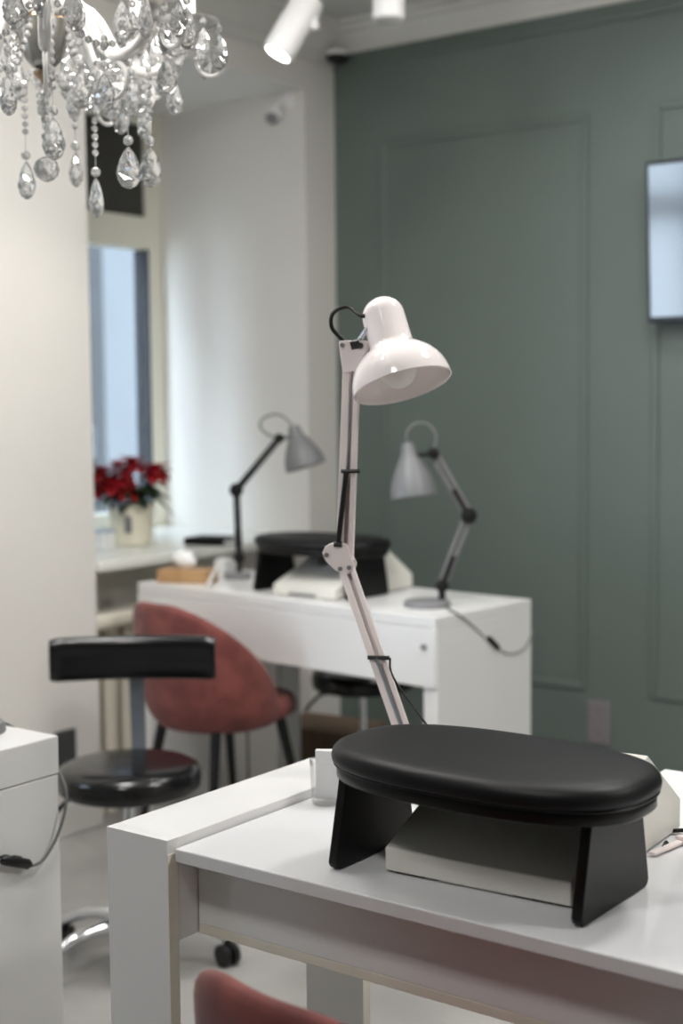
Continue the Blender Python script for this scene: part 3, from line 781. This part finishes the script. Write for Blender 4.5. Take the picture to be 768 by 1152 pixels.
mb = MB(); mb.lathe([(.030, 0), (.030, -.012), (.012, -.018), (.010, -.03)], (-3.32, N1[1]-.0005, 2.43), (0, 1, 0), 24); mb.build('mount', 'spot', o)
mb = MB(); mb.tube([(-3.32, N1[1]-.03, 2.43), (-3.338, N1[1]-.05, 2.400)], .010, 10); mb.build('neck', 'spot', o)
mb = MB(); mb.ball((-3.345, N1[1]-.055, 2.375), .030, 3); mb.build('housing', 'spot', o)
mb = MB(); mb.lathe([(.023, 0), (.023, .006), (.016, .007)], (-3.345+.0, N1[1]-.055-.018, 2.356), (.35, -.75, -.8), 24); mb.build('lens_ring', 'lampbase', o)
o = thing('corner_camera', 'small black dome device in the corner just under the cornice', 'camera', (-3.19, YG-.06, 2.60))
mb = MB(); mb.lathe([(.042, 0), (.044, -.012), (.040, -.016)], (-3.188, YG-.064, 2.604), (0, 0, 1), 28); mb.build('mount', 'spot', o)
mb = MB(); mb.lathe([(.040, -.016), (.038, -.026), (.026, -.042), (.004, -.048)], (-3.188, YG-.064, 2.604), (0, 0, 1), 28); mb.build('dome', 'plastic', o)
# tv
TV = thing('television', 'flat black television on the green wall at the right edge reflecting a window', 'television', (-1.50, YG-.04, 1.815))
tm = Matrix.Translation((-1.50, YG-.085, 1.815)) @ Matrix.Rotation(math.radians(3.5), 4, 'X')
hw, hh = .445, .252
MB().box(-hw, hw, -.015, .018, -hh, hh, tm).build('body', 'tvbezel', TV, bevel=.004)
MB().box(-hw+.012, hw-.012, -.0165, -.0152, -hh+.02, hh-.012, tm).build('screen', 'tvscreen', TV, smooth=False)
MB().box(-1.65, -1.35, YG-.066, YG-.0005, 1.72, 1.90).build('wall_mount', 'plastic', TV)

# ------------------------------------------------------------------ track spotlights
def spotlight(label, lens, ax, lit):
    lens, ax = V(lens), V(ax).normalized()
    o = thing('track_spotlight', label, 'spotlight', lens)
    mb = MB(); mb.lathe([(.036, .004), (.042, .004), (.0455, 0), (.0455, -.17), (.042, -.178), (.01, -.18)], lens, ax, 36, False); mb.build('body', 'spot', o)
    mb = MB(); mb.lathe([(.0425, .002), (.02, .003), (.001, .003)], lens, ax, 32); mb.build('lens', 'lit' if lit else 'spot', o)
    top = lens-ax*.10
    hd = V((.80, .60, 0))*.052
    mb = MB(); mb.cyl(top, top+hd, .016, seg=16).cyl(top+hd-V((0, 0, .02)), V((top.x+hd.x, top.y+hd.y, ZC-.03)), .012, seg=14); mb.build('bracket', 'spot', o)
    mb = MB(); mb.box(top.x+hd.x-.055, top.x+hd.x+.055, top.y+hd.y-.018, top.y+hd.y+.018, ZC-.035, ZC); mb.build('adapter', 'spot', o, bevel=.003)
    if lit:
        l = bpy.data.lights.new('spot_lamp', 'SPOT'); l.energy = 8; l.spot_size = math.radians(75); l.spot_blend = .8; l.color = (1, .95, .88); l.shadow_soft_size = .03
        lo = bpy.data.objects.new('spot_lamp', l); COL.objects.link(lo); lo.location = lens+ax*.02
        lo.rotation_euler = ax.to_track_quat('-Z', 'Y').to_euler()
    return o
spotlight('lit white cylinder spotlight tilted to the left under the ceiling', (-2.576, 3.180, 2.305), (-.30, -.36, -.78), True)
spotlight('white cylinder spotlight hanging nearly upright, cut by the top edge', (-2.331, 3.372, 2.398), (-.04, .02, -1), False)

# ------------------------------------------------------------------ crystal chandelier
CH = V((-1.825, 1.637, 0)); Z0 = 1.955
ch = thing('crystal_chandelier', 'crystal chandelier with glass arms and hanging drops in the upper left', 'chandelier', (CH.x, CH.y, Z0))
cr_ = V((.80, .60, 0)); cf_ = V((-.60, .80, 0))
def pol(r, th, z): return V((CH.x, CH.y, Z0+z))+(cr_*math.cos(th)+cf_*math.sin(th))*r
mb = MB(); mb.lathe([(.004, -.076), (.016, -.074), (.027, -.064), (.036, -.048), (.042, -.026), (.0445, -.006), (.0465, 0), (.043, .001), (.039, -.024), (.030, -.048), (.012, -.066), (.002, -.068)], pol(0, 0, 0), seg=40)
mb.build('bowl', 'bowl', ch, angle=60)
mb = MB(); mb.lathe([(.03, 0), (.038, .003), (.036, .010), (.012, .014), (.012, .03)], pol(0, 0, 0), seg=28); mb.build('brass_ring', 'brass', ch)
mb = MB(); mb.lathe([(.018, -.080), (.017, -.086), (.007, -.092), (.004, -.10)], pol(0, 0, 0), seg=20); mb.build('brass_finial', 'brass', ch)
mb = MB(); mb.lathe([(.014, .03), (.026, .05), (.03, .08), (.02, .12), (.014, .15), (.024, .18), (.034, .22), (.022, .27), (.014, .31), (.02, .34), (.014, .38)], pol(0, 0, 0), seg=28); mb.build('glass_column', 'armglass', ch)
mb = MB(); mb.cyl(pol(0, 0, .37), pol(0, 0, ZC-Z0-.02), .006, seg=10).lathe([(.05, ZC-Z0-.03), (.06, ZC-Z0-.004), (.06, ZC-Z0)], pol(0, 0, 0), seg=28); mb.build('hanging_rod', 'chrome', ch)

def drop_mesh(mb, p, ln, wd, rot=0., facets=8):
    # faceted flat teardrop hanging from p
    p = V(p); prof = [(.08, 0), (.42, .12), (.74, .32), (.95, .52), (1., .65), (.90, .80), (.60, .93), (.14, 1.)]
    rings = []
    for r, h in prof:
        ring = []
        for k in range(facets):
            a = 2*PI*(k+.5*(len(rings) % 2))/facets
            v = V((math.cos(a)*r*wd/2, math.sin(a)*r*wd/2*.75, 0)); v.rotate(Matrix.Rotation(rot, 3, 'Z'))
            ring.append(p+v+V((0, 0, -h*ln)))
        rings.append(ring)
    mb.rings(rings)
def beads(mb, pts, r, step):
    # beads of radius r spaced evenly along a polyline
    acc = 0; last = pts[0]
    mb.ball(last, r, 1)
    for a, b in zip(pts, pts[1:]):
        L_ = (b-a).length; t = 0
        while acc+(L_-t) >= step:
            t += step-acc; acc = 0
            mb.ball(a.lerp(b, t/L_), r*(1 if random.random() < .8 else 1.15), 1)
        acc += L_-t
def catenary(a, b, sag, n=16):
    return [a.lerp(b, k/n)-V((0, 0, sag*4*(k/n)*(1-k/n))) for k in range(n+1)]
NA = 8
off = math.radians(12)
tips = []
for k in range(NA):
    th = off+k*2*PI/NA
    path = bez([pol(.030, th, .012), pol(.060, th, .026), pol(.090, th, .006), pol(.120, th, -.045), pol(.158, th, -.075), pol(.200, th, -.066), pol(.230, th, -.036), pol(.240, th, -.008)], 7)
    mb = MB(); mb.tube(path, .0095, 12); a = mb.build('glass_arm', 'armglass', ch)
    c = pol(.240, th, -.008); tips.append(c)
    mb = MB(); mb.lathe([(.008, 0), (.013, .004), (.034, .010), (.052, .018), (.0535, .021), (.051, .0205), (.032, .014), (.010, .010), (.006, .010)], c, seg=28); mb.build('drip_pan', 'armglass', a, angle=50)
    mb = MB(); mb.lathe([(.015, .010), (.017, .018), (.0145, .022), (.0132, .026), (.0132, .108), (.010, .110), (.002, .110)], c, seg=20); mb.build('candle_sleeve', 'candle', a)
    mb = MB(); mb.lathe([(.006, .110), (.011, .122), (.012, .134), (.007, .152), (.001, .166)], c, seg=16); mb.build('candle_bulb', 'litbulb', a)
    # curl below the cup, pointing outwards
    e = V(pol(1, th, 0)-pol(0, th, 0)); cc = c+e*.036-V((0, 0, .046))
    cp = [c-e*.010-V((0, 0, .018)), c+e*.012-V((0, 0, .024))]+[cc+e*.023*math.sin(t)+V((0, 0, .023*math.cos(t))) for t in [PI*.1+PI*1.45*i/14 for i in range(15)]]
    mb = MB(); mb.tube(cp, [.0045]*2+[.0047-.00010*i for i in range(15)], 10); mb.ball(cp[-1], .0052, 2); mb.build('glass_curl', 'armglass', a)
    c2 = pol(.150, th, -.112)
    cp = [c2+e*.030*math.sin(t)+V((0, 0, .030*math.cos(t))) for t in [-PI*.25+PI*1.55*i/16 for i in range(17)]]
    mb = MB(); mb.tube(cp, [.0044-.00006*i for i in range(17)], 10); mb.ball(cp[-1], .005, 2); mb.build('glass_curl', 'armglass', a)
    # drops round the drip pan
    for j in range(6):
        t = th+2*PI*(j+.5)/6
        q = c+V((math.cos(t)*.051, math.sin(t)*.051, .016))
        mb = MB(); mb.ball(q-V((0, 0, .006)), .0072, 1); drop_mesh(mb, q-V((0, 0, .015)), .060+.006*(j % 2), .032, t); mb.build('crystal_drop', 'crystal', ch, smooth=False)
# upward scrolls of the inner tier
for k in range(8):
    th = k*PI/4+.3
    path = bez([pol(.022, th, .02), pol(.06, th, .07), pol(.085, th, .13), pol(.070, th, .19), pol(.045, th, .18), pol(.05, th, .15)], 6)
    mb = MB(); mb.tube(path, .0080, 10); mb.build('glass_scroll', 'armglass', ch)
    q = pol(.085, th, .125)
    mb = MB(); mb.ball(q-V((0, 0, .008)), .0065, 1); drop_mesh(mb, q-V((0, 0, .016)), .060, .027, th); mb.build('crystal_drop', 'crystal', ch, smooth=False)
# bead garlands from cup to cup and from the bowl to the arms
for k in range(NA):
    mb = MB(); beads(mb, catenary(tips[k]+V((0, 0, .012)), tips[(k+1) % NA]+V((0, 0, .012)), .085), .0066, .0135); mb.build('bead_garland', 'bead', ch, angle=20)
    th = off+k*2*PI/NA
    mb = MB(); beads(mb, catenary(pol(.040, th+.3, -.004), pol(.165, th, -.080), .075), .0066, .0135); mb.build('bead_garland', 'bead', ch, angle=20)
# pendants under the arms: (angle, radius, string top z, string length, drop length)
for th, r, zt, ls, ld, wd in ((0.05, .172, -.075, .125, .066, .040), (-.55, .176, -.075, .142, .066, .041), (.98, .118, -.06, .176, .068, .034), (-1.25, .100, -.03, .140, .068, .044),
                              (2.0, .15, -.07, .13, .066, .036), (-2.3, .12, -.06, .150, .070, .040), (3.0, .10, -.05, .13, .064, .034), (1.45, .165, -.07, .11, .062, .034),
                              (.45, .13, -.055, .055, .060, .034), (-.9, .20, -.065, .05, .060, .034), (.2, .215, -.055, .03, .056, .033), (-.25, .12, -.045, .06, .060, .034),
                              (-.1, .145, -.07, .025, .060, .036), (.75, .20, -.065, .04, .060, .034), (-1.7, .17, -.07, .05, .062, .036), (-.35, .225, -.045, .03, .058, .034),
                              (.3, .09, -.02, .05, .060, .034), (-.7, .09, -.02, .07, .060, .034), (1.2, .09, -.02, .06, .060, .034), (-2.9, .17, -.07, .06, .062, .036)):
    p = pol(r, th, zt); mb = MB()
    n = max(2, int(ls/.0135)-2)
    for i in range(n): mb.ball(p-V((0, 0, .0135*i)), .0064, 1)
    mb.tube([p, p-V((0, 0, ls))], .0007, 5)
    mb.ball(p-V((0, 0, ls-.008)), .0085, 2)
    s_ = mb.build('bead_string', 'bead', ch, angle=20)
    mb = MB(); drop_mesh(mb, p-V((0, 0, ls+.002)), ld, wd, th+1.2); mb.build('crystal_drop', 'crystal', ch, smooth=False)
# centre strand with a faceted ball
mb = MB()
for i in range(8): mb.ball(pol(.004*(i % 2), 0, -.102-.0138*i), .0078, 1)
mb.tube([pol(0, 0, -.09), pol(0, 0, -.222)], .0007, 5)
mb.build('bead_string', 'bead', ch, angle=20)
mb = MB(); mb.ball(pol(0, 0, -.238), .0215, 2); mb.build('crystal_ball', 'crystal', ch, smooth=False)

# ------------------------------------------------------------------ light
W = bpy.data.worlds.new('sky'); S.world = W; W.use_nodes = True
nt = W.node_tree; bg = nt.nodes['Background']
sk = nt.nodes.new('ShaderNodeTexSky'); sk.sky_type = 'HOSEK_WILKIE'; sk.turbidity = 9; sk.sun_direction = V((.3, -.6, .75)).normalized(); sk.ground_albedo = .4
mx = nt.nodes.new('ShaderNodeMix'); mx.data_type = 'RGBA'; mx.inputs[0].default_value = .85
nt.links.new(sk.outputs[0], mx.inputs[6]); mx.inputs[7].default_value = (.68, .81, 1., 1)
nt.links.new(mx.outputs[2], bg.inputs['Color']); bg.inputs['Strength'].default_value = 13.0
def area(name, loc, d, sx, sy, e, col, portal=False):
    l = bpy.data.lights.new(name, 'AREA'); l.shape = 'RECTANGLE'; l.size = sx; l.size_y = sy; l.energy = e; l.color = col
    if portal: l.cycles.is_portal = True
    o = bpy.data.objects.new(name, l); COL.objects.link(o); o.location = loc
    o.rotation_euler = V(d).to_track_quat('-Z', 'Y').to_euler(); return o
zc = (ZS+ZT)/2
area('portal_niche', (XW-.83, (N1[0]+N1[1])/2, zc), (1, 0, 0), 1.0, 1.6, 1, (1, 1, 1), True)
area('portal_niche', (XW-.27, (N2[0]+N2[1])/2, zc), (1, 0, 0), 2.85, 1.6, 1, (1, 1, 1), True)
# ceiling lamps of the room, above and behind the camera
for x, y, e in ((-2.2, 2.0, 20), (-.6, 2.5, 18), (1.0, 2.5, 24), (-1.5, 3.3, 9), (-.9, .1, 15)):
    area('ceiling_lamp', (x, y, ZC-.02), (0, 0, -1), .3, .3, e, (1, .985, .965))
for k in range(NA):
    l = bpy.data.lights.new('candle_lamp', 'POINT'); l.energy = 3.6; l.color = (1, .965, .92); l.shadow_soft_size = .02
    lo = bpy.data.objects.new('candle_lamp', l); COL.objects.link(lo); lo.location = tips[k]+V((0, 0, .19))

# ------------------------------------------------------------------ camera
cam = bpy.data.cameras.new('camera'); co = bpy.data.objects.new('camera', cam); COL.objects.link(co)
yaw, pit, roll = map(math.radians, (36.7, 4.514, -.561))
fw = V((-math.sin(yaw), math.cos(yaw), 0)); rt = V((math.cos(yaw), math.sin(yaw), 0)); up = V((0, 0, 1))
f2 = fw*math.cos(pit)-up*math.sin(pit); u2 = up*math.cos(pit)+fw*math.sin(pit)
r3 = rt*math.cos(roll)+u2*math.sin(roll); u3 = -rt*math.sin(roll)+u2*math.cos(roll)
m = Matrix((r3, u3, -f2)).transposed().to_4x4(); m.translation = V((0, 0, 1.33)); co.matrix_world = m
cam.sensor_fit = 'VERTICAL'; cam.sensor_height = 36; cam.sensor_width = 24; cam.lens = 50
cam.dof.use_dof = True; cam.dof.focus_distance = 1.92; cam.dof.aperture_fstop = 3.2
S.camera = co

vs = S.view_settings
S.display_settings.display_device = 'sRGB'
vs.view_transform = 'Standard'; vs.look = 'None'; vs.exposure = 0.25; vs.gamma = 1; vs.use_curve_mapping = False
S.cycles.max_bounces = 12; S.cycles.transmission_bounces = 10; S.cycles.glossy_bounces = 5; S.cycles.diffuse_bounces = 5
S.cycles.caustics_reflective = False; S.cycles.caustics_refractive = False
S.cycles.sample_clamp_indirect = 6
S.cycles.use_denoising = True
